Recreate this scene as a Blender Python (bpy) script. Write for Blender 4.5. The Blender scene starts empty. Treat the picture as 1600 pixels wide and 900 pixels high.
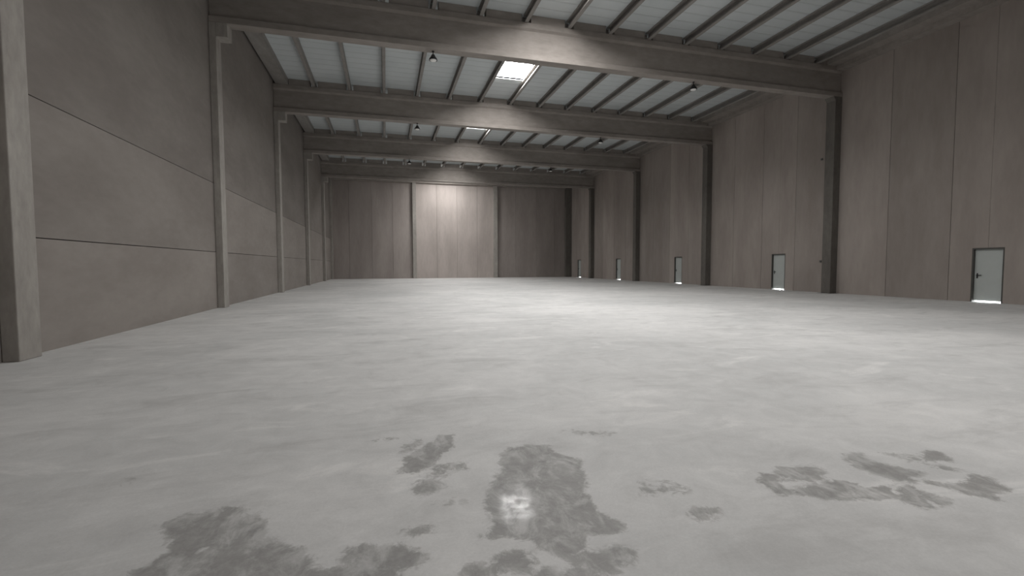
import bpy, bmesh, math
from mathutils import Vector, Matrix, noise

C = bpy.context.scene.collection
PI = math.pi

# ------------------------------------------------------------------ helpers
def bx(bm, x0, x1, y0, y1, z0, z1, tone=None):
    lay = bm.faces.layers.float.get('tone') or bm.faces.layers.float.new('tone')
    v = [bm.verts.new((x, y, z)) for z in (z0, z1) for y in (y0, y1) for x in (x0, x1)]
    for q in ((0, 2, 3, 1), (4, 5, 7, 6), (0, 1, 5, 4), (1, 3, 7, 5), (3, 2, 6, 7), (2, 0, 4, 6)):
        f = bm.faces.new([v[i] for i in q])
        f[lay] = 0.5 if tone is None else tone

def prism(bm, pts, axis, a0, a1, tone=0.5):
    """extrude a closed 2-D outline along an axis ('x': pts are (y,z); 'y': pts are (x,z))"""
    lay = bm.faces.layers.float.get('tone') or bm.faces.layers.float.new('tone')
    def P(p, a):
        return (a, p[0], p[1]) if axis == 'x' else (p[0], a, p[1])
    A = [bm.verts.new(P(p, a0)) for p in pts]
    B = [bm.verts.new(P(p, a1)) for p in pts]
    n = len(pts)
    fs = [bm.faces.new(A), bm.faces.new(B[::-1])]
    for i in range(n):
        fs.append(bm.faces.new((A[i], B[i], B[(i + 1) % n], A[(i + 1) % n])))
    for f in fs:
        f[lay] = tone
    bmesh.ops.recalc_face_normals(bm, faces=fs)

def lathe(bm, prof, cx, cy, seg=28):
    rings = []
    for r, z in prof:
        if r < 1e-5:
            rings.append([bm.verts.new((cx, cy, z))])
        else:
            rings.append([bm.verts.new((cx + r * math.cos(2 * PI * k / seg), cy + r * math.sin(2 * PI * k / seg), z)) for k in range(seg)])
    for a, b in zip(rings[:-1], rings[1:]):
        for k in range(seg):
            k2 = (k + 1) % seg
            q = [a[k % len(a)], a[k2 % len(a)], b[k2 % len(b)], b[k % len(b)]]
            u = []
            for w in q:
                if w not in u:
                    u.append(w)
            if len(u) > 2:
                bm.faces.new(u)
    bmesh.ops.recalc_face_normals(bm, faces=bm.faces)

def obj(name, bm, m, parent=None, smooth=False, bevel=0.0):
    me = bpy.data.meshes.new(name)
    bm.to_mesh(me)
    bm.free()
    me.materials.append(m)
    if smooth:
        for p in me.polygons:
            p.use_smooth = True
    o = bpy.data.objects.new(name, me)
    C.objects.link(o)
    if parent is not None:
        o.parent = parent
        o.matrix_parent_inverse = parent.matrix_basis.inverted()
    if bevel:
        md = o.modifiers.new('edge', 'BEVEL')
        md.width = bevel
        md.segments = 2
        md.limit_method = 'ANGLE'
    return o

def tag(o, label, cat, group=None, kind=None):
    o['label'] = label
    o['category'] = cat
    if group:
        o['group'] = group
    if kind:
        o['kind'] = kind
    return o

def thing(name, label, cat, loc, group=None, kind=None):
    o = bpy.data.objects.new(name, None)
    o.empty_display_size = 0.2
    o.location = loc
    C.objects.link(o)
    return tag(o, label, cat, group, kind)

# ------------------------------------------------------------------ materials
class NT:
    def __init__(self, name):
        self.m = bpy.data.materials.new(name)
        self.m.use_nodes = True
        self.t = self.m.node_tree
        self.b = self.t.nodes['Principled BSDF']
    def n(self, typ, **kw):
        nd = self.t.nodes.new(typ)
        for k, v in kw.items():
            setattr(nd, k, v)
        return nd
    def l(self, a, b):
        self.t.links.new(a, b)
    def noise(self, scale, detail=6, rough=0.55, vec=None, dist=0.0):
        nd = self.n('ShaderNodeTexNoise')
        nd.inputs['Scale'].default_value = scale
        nd.inputs['Detail'].default_value = detail
        nd.inputs['Roughness'].default_value = rough
        nd.inputs['Distortion'].default_value = dist
        if vec is not None:
            self.l(vec, nd.inputs['Vector'])
        return nd.outputs['Fac']
    def rng(self, v, a, b, c, d, smooth=False):
        nd = self.n('ShaderNodeMapRange')
        if smooth:
            nd.interpolation_type = 'SMOOTHSTEP'
        for i, x in enumerate((a, b, c, d)):
            nd.inputs[i + 1].default_value = x
        self.l(v, nd.inputs[0])
        return nd.outputs[0]
    def math(self, op, a, b=None):
        nd = self.n('ShaderNodeMath', operation=op)
        for i, x in enumerate((a, b)):
            if x is None:
                continue
            if isinstance(x, (int, float)):
                nd.inputs[i].default_value = x
            else:
                self.l(x, nd.inputs[i])
        return nd.outputs[0]
    def mix(self, fac, a, b, mode='MIX'):
        nd = self.n('ShaderNodeMix', data_type='RGBA', blend_type=mode)
        for s, x in ((nd.inputs[0], fac), (nd.inputs[6], a), (nd.inputs[7], b)):
            if isinstance(x, (int, float)):
                s.default_value = x
            elif isinstance(x, tuple):
                s.default_value = (*x, 1)
            else:
                self.l(x, s)
        return nd.outputs[2]
    def pos(self, scale=(1, 1, 1)):
        tc = self.n('ShaderNodeTexCoord')
        mp = self.n('ShaderNodeMapping')
        mp.inputs['Scale'].default_value = scale
        geo = self.n('ShaderNodeNewGeometry')
        self.l(geo.outputs['Position'], mp.inputs['Vector'])
        return mp.outputs[0]
    def attr(self, name):
        nd = self.n('ShaderNodeAttribute', attribute_name=name)
        return nd.outputs['Fac']
    def bump(self, h, strength, dist=0.02):
        nd = self.n('ShaderNodeBump')
        nd.inputs['Strength'].default_value = strength
        nd.inputs['Distance'].default_value = dist
        self.l(h, nd.inputs['Height'])
        self.l(nd.outputs[0], self.b.inputs['Normal'])

def concrete(name, ca, cb, scale=0.9, tone_amt=0.25, rough=0.85, stretch=(1, 1, 1), contrast=0.25):
    t = NT(name)
    p = t.pos(stretch)
    n1 = t.noise(scale, 7, 0.6, p)
    n2 = t.noise(scale * 9, 5, 0.65, p)
    n3 = t.noise(60, 3, 0.6, t.pos())
    f = t.rng(n1, 0.32, 0.68, 0, 1, True)
    col = t.mix(f, ca, cb)
    k = t.rng(n2, 0.3, 0.7, 1 - contrast * 0.5, 1 + contrast * 0.5)
    k2 = t.rng(t.attr('tone'), 0, 1, 1 - tone_amt, 1 + tone_amt)
    k = t.math('MULTIPLY', k, k2)
    cc = t.n('ShaderNodeCombineColor')
    for i in range(3):
        t.l(k, cc.inputs[i])
    col = t.mix(1.0, col, cc.outputs[0], 'MULTIPLY')
    t.l(col, t.b.inputs['Base Color'])
    t.b.inputs['Roughness'].default_value = rough
    t.b.inputs['Specular IOR Level'].default_value = 0.3
    h = t.math('ADD', t.math('MULTIPLY', n2, 0.6), t.math('MULTIPLY', n3, 0.4))
    t.bump(h, 0.25, 0.01)
    return t.m

def plain(name, c, rough=0.5, metal=0.0, var=0.08, emit=None):
    t = NT(name)
    n1 = t.noise(3.0, 4, 0.6, t.pos())
    col = t.mix(t.rng(n1, 0.3, 0.7, 0, 1), tuple(x * (1 - var) for x in c), tuple(min(1, x * (1 + var)) for x in c))
    t.l(col, t.b.inputs['Base Color'])
    t.b.inputs['Roughness'].default_value = rough
    t.b.inputs['Metallic'].default_value = metal
    if emit:
        t.b.inputs['Emission Color'].default_value = (*emit[0], 1)
        t.b.inputs['Emission Strength'].default_value = emit[1]
    return t.m
STAINS = [
  (1.0, [(-1.215,2.968), (-1.185,3.083), (-1.031,3.069), (-0.968,3.030), (-0.893,3.016), (-0.800,2.997), (-0.732,2.915), (-0.701,2.813), (-0.718,2.748), (-0.726,2.708), (-0.779,2.676), (-0.879,2.739), (-0.956,2.760), (-0.999,2.737), (-1.074,2.758), (-1.132,2.833), (-1.104,2.905), (-1.172,2.905)]),
  (0.9, [(-1.216,2.582), (-1.157,2.630), (-1.106,2.733), (-1.079,2.771), (-0.996,2.736), (-0.993,2.679), (-1.044,2.588), (-1.079,2.539), (-1.157,2.537)]),
  (0.75, [(-1.068,2.512), (-0.993,2.679), (-0.879,2.739), (-0.740,2.677), (-0.696,2.712), (-0.640,2.714), (-0.560,2.633), (-0.480,2.571), (-0.410,2.475), (-0.380,2.395), (-0.333,2.347), (-0.239,2.283)]),
  (0.55, [(-1.230,3.005), (-1.282,3.040), (-1.216,3.120), (-1.121,3.138), (-1.008,3.160), (-0.912,3.157), (-0.800,3.042), (-0.746,2.961), (-0.966,3.022), (-1.122,3.044)]),
  (0.8, [(-0.237,2.459), (-0.202,2.505), (-0.126,2.518), (-0.033,2.469), (0.049,2.447), (0.112,2.395), (0.163,2.327), (0.122,2.296), (0.029,2.322), (-0.032,2.318), (-0.110,2.350), (-0.204,2.397)]),
  (0.7, [(-0.357,2.316), (-0.320,2.363), (-0.217,2.370), (-0.093,2.315), (0.004,2.278), (0.027,2.210)]),
  (0.7, [(0.100,3.717), (0.145,3.852), (0.226,3.975), (0.268,3.963), (0.217,3.832), (0.162,3.765)]),
  (0.8, [(0.120,3.586), (0.209,3.699), (0.310,3.820), (0.406,3.925), (0.450,4.020), (0.520,4.001), (0.491,3.784), (0.406,3.644), (0.318,3.518), (0.277,3.436), (0.143,3.362), (0.080,3.401), (0.130,3.500)]),
  (0.5, [(0.240,3.261), (0.330,3.398), (0.454,3.433), (0.562,3.403), (0.556,3.313), (0.433,3.281), (0.358,3.228)]),
  (0.75, [(0.162,3.079), (0.198,3.173), (0.223,3.215), (0.345,3.113), (0.350,3.083), (0.294,3.043), (0.208,3.013)]),
  (0.4, [(-0.119,4.071), (0.015,4.111), (0.112,4.083), (0.068,4.049), (-0.039,4.049)]),
  (1.0, [(0.880,3.473), (0.968,3.567), (1.135,3.576), (1.252,3.543), (1.224,3.416), (1.310,3.303), (1.382,3.221), (1.339,3.061), (1.272,2.874), (1.200,2.773), (1.216,2.647), (1.204,2.508), (1.225,2.414), (1.273,2.304), (1.205,2.304), (1.100,2.333), (1.023,2.335), (0.980,2.235), (0.931,2.180), (0.866,2.181), (0.808,2.214), (0.801,2.297), (0.753,2.371), (0.655,2.417), (0.573,2.459), (0.609,2.564), (0.611,2.672), (0.630,2.827), (0.697,2.986), (0.781,3.142), (0.829,3.236), (0.848,3.346)]),
  (0.5, [(0.486,2.445), (0.552,2.531), (0.604,2.674), (0.634,2.843), (0.674,2.832), (0.600,2.465), (0.536,2.407)]),
  (0.7, [(0.475,2.183), (0.526,2.259), (0.606,2.237), (0.663,2.254), (0.686,2.161), (0.650,2.100), (0.573,2.116), (0.513,2.137)]),
  (0.7, [(0.898,2.189), (0.953,2.174), (1.052,2.113), (1.165,2.155), (1.217,2.112), (1.153,2.032), (1.041,1.987), (0.989,1.986), (0.915,2.087)]),
  (0.7, [(0.307,2.132), (0.398,2.204), (0.450,2.216), (0.450,2.140), (0.396,2.107)]),
  (0.65, [(0.661,2.034), (0.724,2.074), (0.796,2.045), (0.993,2.065), (0.956,1.953)]),
  (0.35, [(1.530,2.663), (1.698,2.785), (1.858,2.760), (1.939,2.622), (1.864,2.553), (1.688,2.575)]),
  (0.65, [(1.748,2.342), (1.831,2.380), (1.920,2.347), (1.901,2.284), (1.824,2.255), (1.768,2.285)]),
  (0.55, [(0.089,2.613), (0.142,2.618), (0.206,2.601), (0.233,2.580), (0.174,2.564), (0.105,2.576)]),
  (0.4, [(0.258,2.889), (0.358,2.877), (0.460,2.874), (0.443,2.845), (0.353,2.838)]),
  (0.35, [(1.453,3.820), (1.588,3.849), (1.749,3.787), (1.949,3.681), (1.885,3.618), (1.588,3.702)]),
  (0.85, [(2.568,2.633), (2.629,2.627), (2.561,2.515), (2.532,2.438), (2.576,2.390), (2.489,2.396), (2.469,2.465), (2.484,2.546)]),
  (0.65, [(2.676,2.635), (2.789,2.690), (2.915,2.655), (3.061,2.637), (3.020,2.560), (2.827,2.470), (2.775,2.525), (2.680,2.551)]),
  (0.9, [(2.576,2.390), (2.745,2.398), (2.928,2.413), (3.045,2.371), (3.023,2.266), (3.210,2.259), (3.152,2.177), (3.018,2.180), (2.861,2.224), (2.703,2.267)]),
  (0.85, [(3.496,2.755), (3.591,2.742), (3.508,2.628), (3.558,2.532), (3.625,2.446), (3.699,2.360), (3.646,2.333), (3.502,2.352), (3.484,2.307), (3.399,2.331), (3.361,2.433), (3.344,2.535), (3.392,2.636)]),
  (0.5, [(3.788,2.699), (3.908,2.640), (3.999,2.564), (3.976,2.497), (3.826,2.539)]),
  (0.8, [(4.104,2.624), (4.206,2.609), (4.175,2.503), (4.135,2.465), (3.993,2.517)]),
  (0.45, [(3.848,2.509), (3.949,2.446), (4.017,2.326), (3.947,2.323), (3.866,2.435)]),
  (0.85, [(3.673,2.158), (3.821,2.155), (3.991,2.216), (4.041,2.172), (3.950,2.044), (3.813,2.046), (3.727,1.983), (3.689,2.027), (3.651,2.091)]),
  (0.6, [(3.591,2.258), (3.633,2.207), (3.694,2.152), (3.611,2.157), (3.570,2.225)]),
  (0.8, [(3.185,2.142), (3.273,2.126), (3.259,2.079), (3.218,2.010), (3.153,2.028)]),
  (0.6, [(3.300,2.262), (3.425,2.227), (3.369,2.152), (3.452,2.059), (3.379,1.997), (3.303,2.002), (3.314,2.097), (3.212,2.160)]),
  (0.3, [(-1.782,3.676), (-1.790,3.858), (-1.715,3.913), (-1.667,3.845), (-1.701,3.702)]),
]
SKY_E = 45.0     # radiance of the daylit domes
EXPO = 0.9
STAIN_K = 0.82
GAP = 0.058      # open gap under the doors
SKY_W = [0.56, 0.94, 0.70, 0.52, 0.45, 0.60]
M = {}
M['wall_l'] = concrete('left_panel_concrete', (0.252, 0.227, 0.208), (0.305, 0.279, 0.257), 0.5, 0.22, 0.88, (1, 0.5, 1.2), 0.10)
M['wall_r'] = concrete('right_panel_concrete', (0.290, 0.255, 0.233), (0.360, 0.321, 0.294), 0.45, 0.22, 0.88, (1, 1.3, 0.35), 0.10)
M['wall_e'] = concrete('end_panel_concrete', (0.335, 0.298, 0.278), (0.41, 0.368, 0.345), 0.5, 0.25, 0.85, (1.3, 1, 0.3), 0.10)
M['column'] = concrete('column_concrete', (0.320, 0.300, 0.276), (0.384, 0.364, 0.336), 0.8, 0.1, 0.8, (1, 1, 0.4))
M['beam'] = concrete('beam_concrete', (0.255, 0.231, 0.211), (0.308, 0.281, 0.258), 0.5, 0.1, 0.8, (0.4, 1, 1))
M['purlin'] = concrete('purlin_concrete', (0.235, 0.221, 0.207), (0.274, 0.261, 0.246), 0.6, 0.1, 0.8, (1, 0.4, 1))
M['dark'] = plain('dark_grey_steel', (0.07, 0.068, 0.062), 0.55)
M['base_dark'] = plain('dark_base_matte', (0.05, 0.045, 0.04), 0.9)
M['leaf'] = plain('pale_door_paint', (0.46, 0.49, 0.475), 0.45, 0, 0.03)
M['black'] = plain('black_metal', (0.012, 0.012, 0.013), 0.6)
M['lens'] = plain('white_lamp_lens', (0.85, 0.85, 0.83), 0.3, 0, 0.02)
M['curb'] = plain('white_curb_sheet', (0.78, 0.79, 0.79), 0.5, 0, 0.03)
M['box'] = plain('grey_plastic', (0.10, 0.10, 0.095), 0.5)
for i, k in enumerate(SKY_W):
    M['pane%d' % i] = plain('skylight_dome', (0.9, 0.92, 0.95), 0.4, 0, 0.0, ((1.0, 0.985, 0.97), SKY_E * k))
M['yard'] = plain('pale_yard_paving', (0.75, 0.75, 0.73), 0.9)

def roof_mat():
    t = NT('roof_sheet')
    geo = t.n('ShaderNodeNewGeometry')
    sep = t.n('ShaderNodeSeparateXYZ')
    t.l(geo.outputs['Position'], sep.inputs[0])
    w = t.math('FRACT', t.math('DIVIDE', sep.outputs[1], 0.6))
    d = t.math('ABSOLUTE', t.math('SUBTRACT', w, 0.5))
    rib = t.rng(d, 0.40, 0.48, 0, 1, True)
    n1 = t.noise(0.4, 4, 0.6, t.pos())
    col = t.mix(t.rng(n1, 0.3, 0.7, 0, 1), (0.50, 0.54, 0.55), (0.57, 0.605, 0.615))
    col = t.mix(t.math('MULTIPLY', rib, 0.22), col, (0.25, 0.27, 0.26))
    t.l(col, t.b.inputs['Base Color'])
    t.b.inputs['Roughness'].default_value = 0.55
    t.bump(rib, 0.5, 0.03)
    return t.m
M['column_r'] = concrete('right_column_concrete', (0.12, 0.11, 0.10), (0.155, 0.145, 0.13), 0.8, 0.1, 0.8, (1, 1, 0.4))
M['roof'] = roof_mat()

def floor_mat():
    t = NT('polished_concrete_floor')
    p = t.pos()
    ps = t.pos((0.55, 1.5, 1))
    n1 = t.noise(0.22, 8, 0.62, p, 0.6)
    n2 = t.noise(1.1, 7, 0.65, ps, 0.8)
    n3 = t.noise(13.0, 7, 0.72, p, 0.6)
    n4 = t.noise(55.0, 4, 0.7, p)
    nw = t.noise(3.2, 8, 0.68, p, 1.2)
    col = t.mix(t.rng(n1, 0.34, 0.66, 0, 1, True), (0.56, 0.56, 0.553), (0.68, 0.675, 0.665))
    col = t.mix(t.math('MULTIPLY', t.rng(n2, 0.5, 0.70, 0, 1, True), 0.55), col, (0.46, 0.455, 0.447))
    col = t.mix(t.math('MULTIPLY', t.rng(n2, 0.30, 0.44, 1, 0, True), 0.5), col, (0.80, 0.79, 0.775))
    # worn, damp-looking patches: a painted vertex mask broken up by noise
    st = t.attr('stain')
    e = t.math('ADD', st, t.math('MULTIPLY', t.math('SUBTRACT', n3, 0.5), 1.5))
    e = t.math('ADD', e, t.math('MULTIPLY', t.math('SUBTRACT', nw, 0.5), 0.8))
    gate = t.rng(st, 0.02, 0.22, 0, 1, True)
    s1 = t.math('MULTIPLY', t.rng(e, 0.16, 0.52, 0, 1, True), gate)
    n5 = t.noise(5.5, 6, 0.7, t.pos((1, 0.6, 1)), 0.5)
    inner = t.rng(n5, 0.34, 0.56, 0.38, 1.0, True)
    s2 = t.math('MULTIPLY', s1, inner)
    dk = t.mix(t.rng(n3, 0.35, 0.7, 0, 1), (0.23, 0.225, 0.217), (0.34, 0.333, 0.322))
    col = t.mix(t.math('MULTIPLY', s2, STAIN_K), col, dk)
    # a few small pale chips inside the dark patches
    chip = t.math('MULTIPLY', t.rng(n3, 0.70, 0.76, 0, 1), s1)
    col = t.mix(t.math('MULTIPLY', chip, 0.6), col, (0.62, 0.6, 0.57))
    n6 = t.noise(2.6, 9, 0.7, p, 0.7)
    fine = t.math('MULTIPLY', t.rng(n4, 0.3, 0.7, 0.95, 1.05), t.rng(n6, 0.3, 0.7, 0.90, 1.08))
    cc = t.n('ShaderNodeCombineColor')
    for i in range(3):
        t.l(fine, cc.inputs[i])
    col = t.mix(1.0, col, cc.outputs[0], 'MULTIPLY')
    t.l(col, t.b.inputs['Base Color'])
    r = t.rng(n2, 0.3, 0.7, 0.50, 0.62)
    t.l(r, t.b.inputs['Roughness'])
    t.b.inputs['Specular IOR Level'].default_value = 0.15
    t.l(t.math('MULTIPLY', t.math('MULTIPLY', s1, t.rng(n3, 0.42, 0.6, 0.25, 1, True)), 0.12), t.b.inputs['Coat Weight'])
    t.b.inputs['Coat Roughness'].default_value = 0.09
    h = t.math('ADD', t.math('MULTIPLY', n3, 0.5), t.math('MULTIPLY', n4, 0.2))
    h = t.math('SUBTRACT', h, t.math('MULTIPLY', s1, 0.15))
    t.bump(h, 0.18, 0.01)
    return t.m
M['floor'] = floor_mat()

# ------------------------------------------------------------------ the hall
XL, XR = -5.80, 22.40            # wall faces
YF = [8.97, 18.57, 28.18, 37.79, 47.40]   # front faces of the portal frames
YB, YE = -1.6, 54.27             # wall behind the camera, far end wall
ZB, ZT = 9.94, 11.42             # beam soffit and top
ZR = 11.75                       # underside of the roof sheets
PX = [0.06 + 1.885 * k for k in range(-2, 12)]    # purlin lines
SX0, SX1 = PX[5] + 0.09, PX[6] - 0.09             # skylight slot between two purlins
SKY = [(y + 4.25, y + 6.60) for y in [-0.63] + YF]
SKY[-1] = (SKY[-1][0] - 2.4, SKY[-1][1] - 2.4)
DOORS = [(12.40, 'nearest'), (22.27, 'second'), (32.0, 'third'), (41.78, 'fourth'), (51.45, 'farthest')]
DW, DH = 1.0, 2.12

def hsh(i, j=0):
    v = math.sin(i * 127.1 + j * 311.7 + 3.3) * 43758.5453
    return v - math.floor(v)

# floor: a fine patch near the camera carries the stain mask, the rest is plain slabs
def seg_d(px, py, a, b):
    ax, ay = a; bx_, by = b
    dx, dy = bx_ - ax, by - ay
    L = dx * dx + dy * dy
    t = 0 if L == 0 else max(0, min(1, ((px - ax) * dx + (py - ay) * dy) / L))
    return math.hypot(px - ax - t * dx, py - ay - t * dy)
def sdist(px, py, poly):
    d = 1e9
    ins = False
    n = len(poly)
    for i in range(n):
        a, b = poly[i], poly[(i + 1) % n]
        d = min(d, seg_d(px, py, a, b))
        if (a[1] > py) != (b[1] > py) and px < (b[0] - a[0]) * (py - a[1]) / (b[1] - a[1]) + a[0]:
            ins = not ins
    return d if ins else -d
def stain_at(x, y):
    s = 0.0
    for w, poly, (x0, x1, y0, y1) in SB:
        if x0 - .12 < x < x1 + .12 and y0 - .12 < y < y1 + .12:
            d = sdist(x, y, poly)
            u = max(0.0, min(1.0, (d + 0.10) / 0.16))
            s = max(s, w * u * u * (3 - 2 * u))
    return s
SB = [(w, p, (min(q[0] for q in p), max(q[0] for q in p), min(q[1] for q in p), max(q[1] for q in p))) for w, p in STAINS]

bm = bmesh.new()
lay = bm.verts.layers.float.new('stain')
FX0, FX1, FY0, FY1, ST = -2.0, 5.0, 1.6, 4.4, 0.025
nx, ny = round((FX1 - FX0) / ST), round((FY1 - FY0) / ST)
grid = []
for j in range(ny + 1):
    row = []
    for i in range(nx + 1):
        x, y = FX0 + i * ST, FY0 + j * ST
        v = bm.verts.new((x, y, 0))
        v[lay] = stain_at(x, y)
        row.append(v)
    grid.append(row)
for j in range(ny):
    for i in range(nx):
        bm.faces.new((grid[j][i], grid[j][i + 1], grid[j + 1][i + 1], grid[j + 1][i]))
for x0, x1, y0, y1 in ((-6.1, 22.7, YB - .3, FY0), (-6.1, 22.7, FY1, YE + .3), (-6.1, FX0, FY0, FY1), (FX1, 22.7, FY0, FY1)):
    bm.faces.new([bm.verts.new(p) for p in ((x0, y0, 0), (x1, y0, 0), (x1, y1, 0), (x0, y1, 0))])
tag(obj('floor', bm, M['floor']), 'pale grey polished concrete floor with dark worn patches', 'floor', kind='structure')

# yard outside, seen only as daylight under the doors
bm = bmesh.new()
bx(bm, 22.75, 40, YB - 6, YE + 8, -0.25, -0.005)
tag(obj('ground', bm, M['yard']), 'bright yard paving outside, glimpsed under the side doors', 'ground', kind='structure')

# left wall: horizontal panels 2.4 m high
bm = bmesh.new()
bx(bm, XL - 0.4, XL - 0.2, YB - .3, YE + .3, 0, 12.1, 0.4)
zs = [0, 1.99, 4.41, 12.0]
ys = [YB - .3] + [y + 0.2 for y in YF] + [YE + .3]
for i in range(len(ys) - 1):
    for j in range(3):
        tn = 0.5 + (hsh(i, j) - .5) * 0.3 - (0.46 if j >= 2 else 0)  # top panels darker: light falloff up the wall put into the tone
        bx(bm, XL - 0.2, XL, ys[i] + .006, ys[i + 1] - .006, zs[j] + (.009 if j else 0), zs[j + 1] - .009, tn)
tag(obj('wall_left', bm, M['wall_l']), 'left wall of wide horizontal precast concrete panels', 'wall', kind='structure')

# right wall: vertical panels with door openings
js = [YB - .3, 1.6, 4.05, 6.5, 8.95, 11.25, 13.67, 16.15] + [y + d for y in YF[1:] for d in (.2, 2.6, 5.0, 7.42)]
js = [j for j in js if j < YE - 1] + [YE + .3]
bm = bmesh.new()
X0, X1, X2 = XR, XR + 0.16, XR + 0.34
def wall_piece(y0, y1, xa, xb, tone):
    door = [d for d, _ in DOORS if d + DW / 2 > y0 and d - DW / 2 < y1]
    if not door:
        bx(bm, xa, xb, y0, y1, 0, 12.1, tone)
        return
    a, b = max(y0, door[0] - DW / 2), min(y1, door[0] + DW / 2)
    if a > y0:
        bx(bm, xa, xb, y0, a, 0, DH, tone)
    if b < y1:
        bx(bm, xa, xb, b, y1, 0, DH, tone)
    # lintel above the opening, with the shallow centre joint the door panels show
    c = door[0]
    if xa == X0 and y0 < c - .2 and y1 > c + .2:
        bx(bm, xa, xb, y0, c - .004, DH, 12.1, tone)
        bx(bm, xa, xb, c + .004, y1, DH, 12.1, tone)
        bx(bm, xa + .015, xb, c - .004, c + .004, DH, 12.1, tone)
    else:
        bx(bm, xa, xb, y0, y1, DH, 12.1, tone)
for i in range(len(js) - 1):
    wall_piece(js[i] + .009, js[i + 1] - .009, X0, X1, 0.3 + 0.5 * hsh(i, 7))
cuts = [YB - .3] + sorted([(a + b) / 2 for (a, _), (b, _) in zip(DOORS[:-1], DOORS[1:])]) + [YE + .3]
for i in range(len(cuts) - 1):
    wall_piece(cuts[i], cuts[i + 1], X1, X2, 0.35)
tag(obj('wall_right', bm, M['wall_r']), 'right wall of tall vertical precast concrete panels with doors', 'wall', kind='structure')

# far end wall: vertical panels
bm = bmesh.new()
bx(bm, XL - .4, XR + .34, YE + .16, YE + .34, 0, 12.1, 0.4)
jx = [XL - .4, -3.86, -1.45, 0.81, 3.22, 5.78, 8.13, 10.54, 12.70, 15.28, 17.9, 20.3, XR + .3]
et = [0.3, 0.25, 0.4, 0.55, 1.05, 1.3, 1.15, 1.05, 0.3, 0.35, 0.2, 0.2]  # skylight wash put into the tone: middle panels lighter, outer ones darker
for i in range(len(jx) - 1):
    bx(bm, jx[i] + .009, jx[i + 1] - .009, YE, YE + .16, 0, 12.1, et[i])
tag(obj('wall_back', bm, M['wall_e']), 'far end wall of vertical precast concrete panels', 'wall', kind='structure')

bm = bmesh.new()
bx(bm, XL - .4, XR + .34, YB - .3, YB, 0, 12.1, 0.5)
tag(obj('wall_front', bm, M['wall_e']), 'concrete end wall behind the camera', 'wall', kind='structure')

# roof sheets with a slot for each skylight
bm = bmesh.new()
yy = YB - .3
for a, b in SKY:
    b = min(b, YE - .2)
    bx(bm, XL - .4, XR + .34, yy, a, ZR, ZR + .12)
    bx(bm, XL - .4, SX0, a, b, ZR, ZR + .12)
    bx(bm, SX1, XR + .34, a, b, ZR, ZR + .12)
    yy = b
bx(bm, XL - .4, XR + .34, yy, YE + .34, ZR, ZR + .12)
tag(obj('ceiling', bm, M['roof']), 'grey green ribbed roof sheets lying over the purlins', 'ceiling', kind='structure')

# ------------------------------------------------------------------ skylights
sky_lab = ['roof skylight behind the camera position', 'roof skylight above the near floor, over the top of the frame',
           'glaring white square skylight in the roof behind the nearest beam',
           'skylight hidden behind the second beam, lighting its purlin', 'skylight behind the third beam',
           'skylight behind the farthest beam, washing light down the end wall']
for (a, b), lb in zip(SKY, sky_lab):
    b = min(b, YE - .2)
    t = thing('skylight', lb, 'skylight', ((SX0 + SX1) / 2, (a + b) / 2, ZR + .12), 'skylights along the middle of the roof')
    bm = bmesh.new()
    z0, z1 = ZR + .02, ZR + .34
    bx(bm, SX0 - .04, SX0, a - .04, b + .04, z0, z1)
    bx(bm, SX1, SX1 + .04, a - .04, b + .04, z0, z1)
    bx(bm, SX0, SX1, a - .04, a, z0, z1)
    bx(bm, SX0, SX1, b, b + .04, z0, z1)
    obj('curb', bm, M['curb'], t)
    # shallow translucent dome
    bm = bmesh.new()
    n = 10
    cx, cy, hx, hy = (SX0 + SX1) / 2, (a + b) / 2, (SX1 - SX0) / 2, (b - a) / 2
    g = [[bm.verts.new((cx + hx * (2 * i / n - 1), cy + hy * (2 * j / n - 1), ZR + .11 + .10 * (1 - (2 * i / n - 1) ** 4) * (1 - (2 * j / n - 1) ** 4))) for i in range(n + 1)] for j in range(n + 1)]
    for j in range(n):
        for i in range(n):
            bm.faces.new((g[j][i], g[j + 1][i], g[j + 1][i + 1], g[j][i + 1]))
    obj('dome', bm, M['pane%d' % sky_lab.index(lb)], t, smooth=True)

# ------------------------------------------------------------------ columns
def column(x0, x1, y, dpt, zt, label, group, corbel=None, base=False, m='column'):
    x0, x1 = max(x0, XL + .004), min(x1, XR - .004)
    cx = (x0 + x1) / 2
    t = thing('concrete_column', label, 'column', (cx, y + dpt / 2, 0), group, 'thing')
    bm = bmesh.new()
    bx(bm, x0, x1, y, y + dpt, 0, zt)
    obj('shaft', bm, M[m], t, bevel=.015)
    if corbel:
        bm = bmesh.new()
        prism(bm, corbel, 'y', y, y + dpt)
        obj('corbel', bm, M[m], t, bevel=.01)
    if base:
        bm = bmesh.new()
        bx(bm, x0 - .12, x1, y - .12, y + dpt + .12, 0.0, 0.006)
        obj('base_slab', bm, M['base_dark'], t)  # thin dark slab on the floor around the column foot
    return t
lw = ['nearest concrete column on the left wall, cut by the picture edge',
      'concrete column on the left wall carrying the nearest beam',
      'concrete column on the left wall carrying the second beam',
      'concrete column on the left wall carrying the third beam',
      'concrete column on the left wall carrying the farthest beam']
rw = [None, 'concrete column on the right wall carrying the nearest beam',
      'concrete column on the right wall carrying the second beam',
      'concrete column on the right wall carrying the third beam',
      'concrete column on the right wall carrying the farthest beam']
LI, RI = -5.57, 21.97
for i, y in enumerate(YF):
    column(XL, LI, y, .5, ZB, lw[i], 'columns along the left wall',
           [(LI, ZB), (LI, ZB - .48), (LI + .36, ZB - .48), (LI + .36, ZB)])
    if rw[i]:
        column(RI, XR, y, .5, ZB, rw[i], 'columns along the right wall',
               [(RI, ZB), (RI - .12, ZB), (RI - .10, ZB - .05), (RI, ZB - .20)], base=True, m='column_r')
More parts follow.
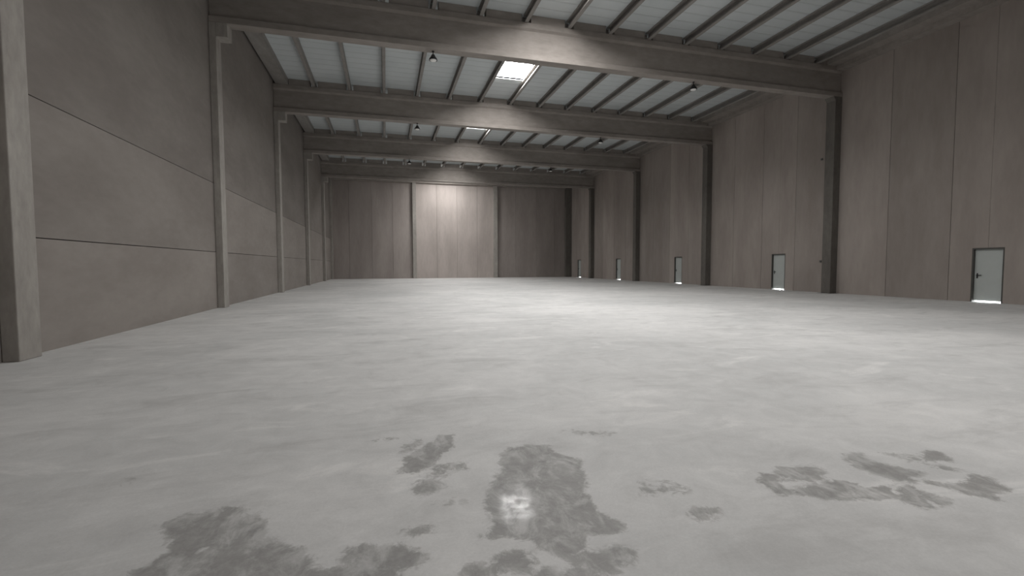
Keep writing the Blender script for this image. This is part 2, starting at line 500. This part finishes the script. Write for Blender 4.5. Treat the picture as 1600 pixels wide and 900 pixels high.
column(XL, -5.57, YE - .4, .39, ZR - .01, 'slim concrete column in the far left corner', None)
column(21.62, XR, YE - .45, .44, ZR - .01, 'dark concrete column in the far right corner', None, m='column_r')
column(3.0, 3.42, YE - .32, .315, 10.855, 'left of the two columns standing against the end wall', 'columns against the far end wall')
column(12.46, 12.95, YE - .32, .315, 10.855, 'right of the two columns standing against the end wall', 'columns against the far end wall')

# ------------------------------------------------------------------ beams
def beam_outline(y):
    w = 0.45
    r = 0.10
    return [(y, ZB), (y + w, ZB), (y + w, ZB + .22), (y + w - r, ZB + .25), (y + w - r, ZT - .30), (y + w, ZT - .22), (y + w, ZT),
            (y, ZT), (y, ZT - .22), (y + r, ZT - .30), (y + r, ZB + .25), (y, ZB + .22)]
bl = ['nearest concrete roof beam, in front of the bright skylight', 'second concrete roof beam, behind the bright skylight',
      'third concrete roof beam from the camera', 'farthest concrete roof beam, just before the end wall']
for y, lb in zip(YF[1:], bl):
    t = thing('concrete_beam', lb, 'beam', ((XL + XR) / 2, y + .225, ZB), 'beams spanning the hall', 'thing')
    bm = bmesh.new()
    prism(bm, beam_outline(y), 'x', XL + .01, XR - .01)
    obj('girder', bm, M['beam'], t, bevel=.012)
    bm = bmesh.new()
    xs = [-5.2] + PX + [21.58]
    for a, b in zip(xs[:-1], xs[1:]):
        if b - a > .4:
            bx(bm, a + .2, b - .2, y + .04, y + .40, ZT, ZR - .002)
    obj('infill_strip', bm, M['beam'], t)
t = thing('end_beam', 'shallow concrete beam along the top of the end wall', 'beam', ((XL + XR) / 2, YE - .2, 10.86), kind='thing')
bm = bmesh.new()
bx(bm, XL + .25, 21.6, YE - .32, YE - .005, 10.86, 11.4)
obj('girder', bm, M['beam'], t, bevel=.012)

# ------------------------------------------------------------------ purlins
ORD = ['first', 'second', 'third', 'fourth', 'fifth', 'sixth', 'seventh', 'eighth', 'ninth', 'tenth', 'eleventh', 'twelfth', 'thirteenth', 'fourteenth']
def purlin_outline():
    h = ZR - ZT - .004            # open channel, its mouth towards the left wall
    return [(-.08, .004), (.07, .004), (.07, h), (-.10, h), (-.10, h - .05), (-.085, h - .05), (-.085, h - .02), (.05, h - .02),
            (.05, .024), (-.065, .024), (-.065, .06), (-.08, .06)]
bays = [(YF[0] + .3, YF[1] + .16, 'in front of the nearest beam', 1),
        (YF[1] + .3, YF[2] + .16, 'between nearest and second beam', 0),
        (YF[2] + .3, YF[3] + .16, 'between second and third beam', 0),
        (YF[3] + .3, YF[4] + .16, 'between third and farthest beam', 0)]
for y0, y1, where, k0 in bays:
    bm = bmesh.new()
    prism(bm, purlin_outline(), 'y', 0, y1 - y0)
    src = None
    for k in range(len(PX) - 1, k0 - 1, -1):
        if src is None:
            o = src = obj('roof_purlin', bm, M['purlin'])
        else:
            o = src.copy()
            C.objects.link(o)
        o.location = (PX[k], y0, ZT)
        tag(o, 'grey roof purlin %s, %s from the right wall' % (where, ORD[len(PX) - 1 - k]), 'purlin', 'purlins ' + where, 'thing')
    if k0 == 0:
        bm = bmesh.new()
        bx(bm, -5.56, -5.02, y0, y1, ZT, ZR - .003)
        bx(bm, -5.66, -5.56, y0, y1, ZT + .02, ZR - .003)
        tag(obj('eaves_beam', bm, M['purlin']), 'wide concrete eaves beam along the left wall, ' + where, 'beam', 'eaves beams along the left wall', 'thing')
    bm = bmesh.new()
    bx(bm, 21.40, XR - .004, y0, y1, ZT + .004, ZR - .004)
    bx(bm, 21.95, XR - .004, y0 + .16, y1 - .17, 11.22, ZT + .004)
    tag(obj('eaves_beam', bm, M['beam']), 'concrete eaves beam along the right wall, ' + where, 'beam', 'eaves beams along the right wall', 'thing')

# ------------------------------------------------------------------ hanging lamps
names = ['nearest', 'second', 'third']
for y, nm in zip(YF[1:4], names):
    for x, side in ((1.93, 'left'), (13.87, 'right')):
        yc = y + .28
        t = thing('high_bay_lamp', 'small black dome lamp under the %s beam, %s of the skylight line' % (nm, side), 'lamp', (x, yc, ZB - .38), 'lamps hung under the beams')
        bm = bmesh.new()
        lathe(bm, [(0, ZB), (.05, ZB), (.05, ZB - .02), (.018, ZB - .025), (.018, ZB - .16), (0, ZB - .16)], x, yc, 16)
        obj('stem', bm, M['black'], t, smooth=True)
        bm = bmesh.new()
        lathe(bm, [(0, ZB - .13), (.06, ZB - .135), (.075, ZB - .18), (.10, ZB - .22), (.145, ZB - .28), (.165, ZB - .335), (.165, ZB - .35), (.14, ZB - .345), (0, ZB - .30)], x, yc)
        obj('housing', bm, M['black'], t, smooth=True)
        bm = bmesh.new()
        lathe(bm, [(0, ZB - .33), (.138, ZB - .34), (.125, ZB - .365), (.07, ZB - .385), (0, ZB - .39)], x, yc)
        obj('lens', bm, M['lens'], t, smooth=True)

# ------------------------------------------------------------------ doors in the right wall
for i, (yc, nm) in enumerate(DOORS):
    t = thing('door_%d' % (i + 1), '%s pale steel side door in the right wall, daylight showing underneath' % nm, 'door', (XR + .1, yc, 0), 'side doors in the right wall', 'structure')
    a, b = yc - DW / 2, yc + DW / 2
    bm = bmesh.new()
    bx(bm, XR + .004, XR + .20, a - .002, a + .05, 0, DH + .002)
    bx(bm, XR + .004, XR + .20, b - .05, b + .002, 0, DH + .002)
    bx(bm, XR + .004, XR + .20, a + .05, b - .05, DH - .055, DH + .002)
    obj('door_frame', bm, M['dark'], t)
    bm = bmesh.new()
    bx(bm, XR + .10, XR + .145, a + .049, b - .049, GAP, DH - .053)
    lf = obj('door_leaf', bm, M['leaf'], t, bevel=.004)
    bm = bmesh.new()
    yh = b - .14
    bx(bm, XR + .092, XR + .1, yh - .025, yh + .025, .93, 1.13)
    bx(bm, XR + .05, XR + .093, yh - .012, yh + .012, 1.04, 1.064)
    bx(bm, XR + .045, XR + .062, yh - .15, yh + .012, 1.038, 1.066)
    obj('door_handle', bm, M['black'], lf, bevel=.003)

for y, z, lb in ((19.5, 1.65, 'tiny dark switch box low on the right wall beside the nearest beam column'),
                 (19.6, 7.05, 'tiny dark junction box high on the right wall beside the nearest beam column')):
    bm = bmesh.new()
    bx(bm, XR - .05, XR + .001, y - .05, y + .05, z - .05, z + .05)
    tag(obj('junction_box', bm, M['box'], bevel=.008), lb, 'box')

# ------------------------------------------------------------------ daylight outside, camera
w = bpy.data.worlds.new('overcast_sky')
bpy.context.scene.world = w
w.use_nodes = True
bg = w.node_tree.nodes['Background']
bg.inputs[0].default_value = (0.93, 0.97, 1.0, 1)
bg.inputs[1].default_value = 9.0

cam = bpy.data.cameras.new('camera')
cam.sensor_width = 36
cam.lens = 721.96 / 1600 * 36
cam.clip_end = 300
co = bpy.data.objects.new('camera', cam)
C.objects.link(co)
yaw, pit, rol = .266, .0497, -.0026
fw = Vector((math.sin(yaw), math.cos(yaw), 0)); rt = Vector((math.cos(yaw), -math.sin(yaw), 0)); up = Vector((0, 0, 1))
F = fw * math.cos(pit) - up * math.sin(pit)
U = up * math.cos(pit) + fw * math.sin(pit)
R = rt * math.cos(rol) + U * math.sin(rol)
U = U * math.cos(rol) - rt * math.sin(rol)
co.matrix_world = Matrix(((R.x, U.x, -F.x, 0), (R.y, U.y, -F.y, 0), (R.z, U.z, -F.z, 1.5), (0, 0, 0, 1)))
S = bpy.context.scene
S.camera = co
S.view_settings.view_transform = 'Standard'
S.view_settings.look = 'None'
S.view_settings.exposure = EXPO
S.cycles.max_bounces = 10
S.cycles.diffuse_bounces = 8
S.cycles.use_denoising = True
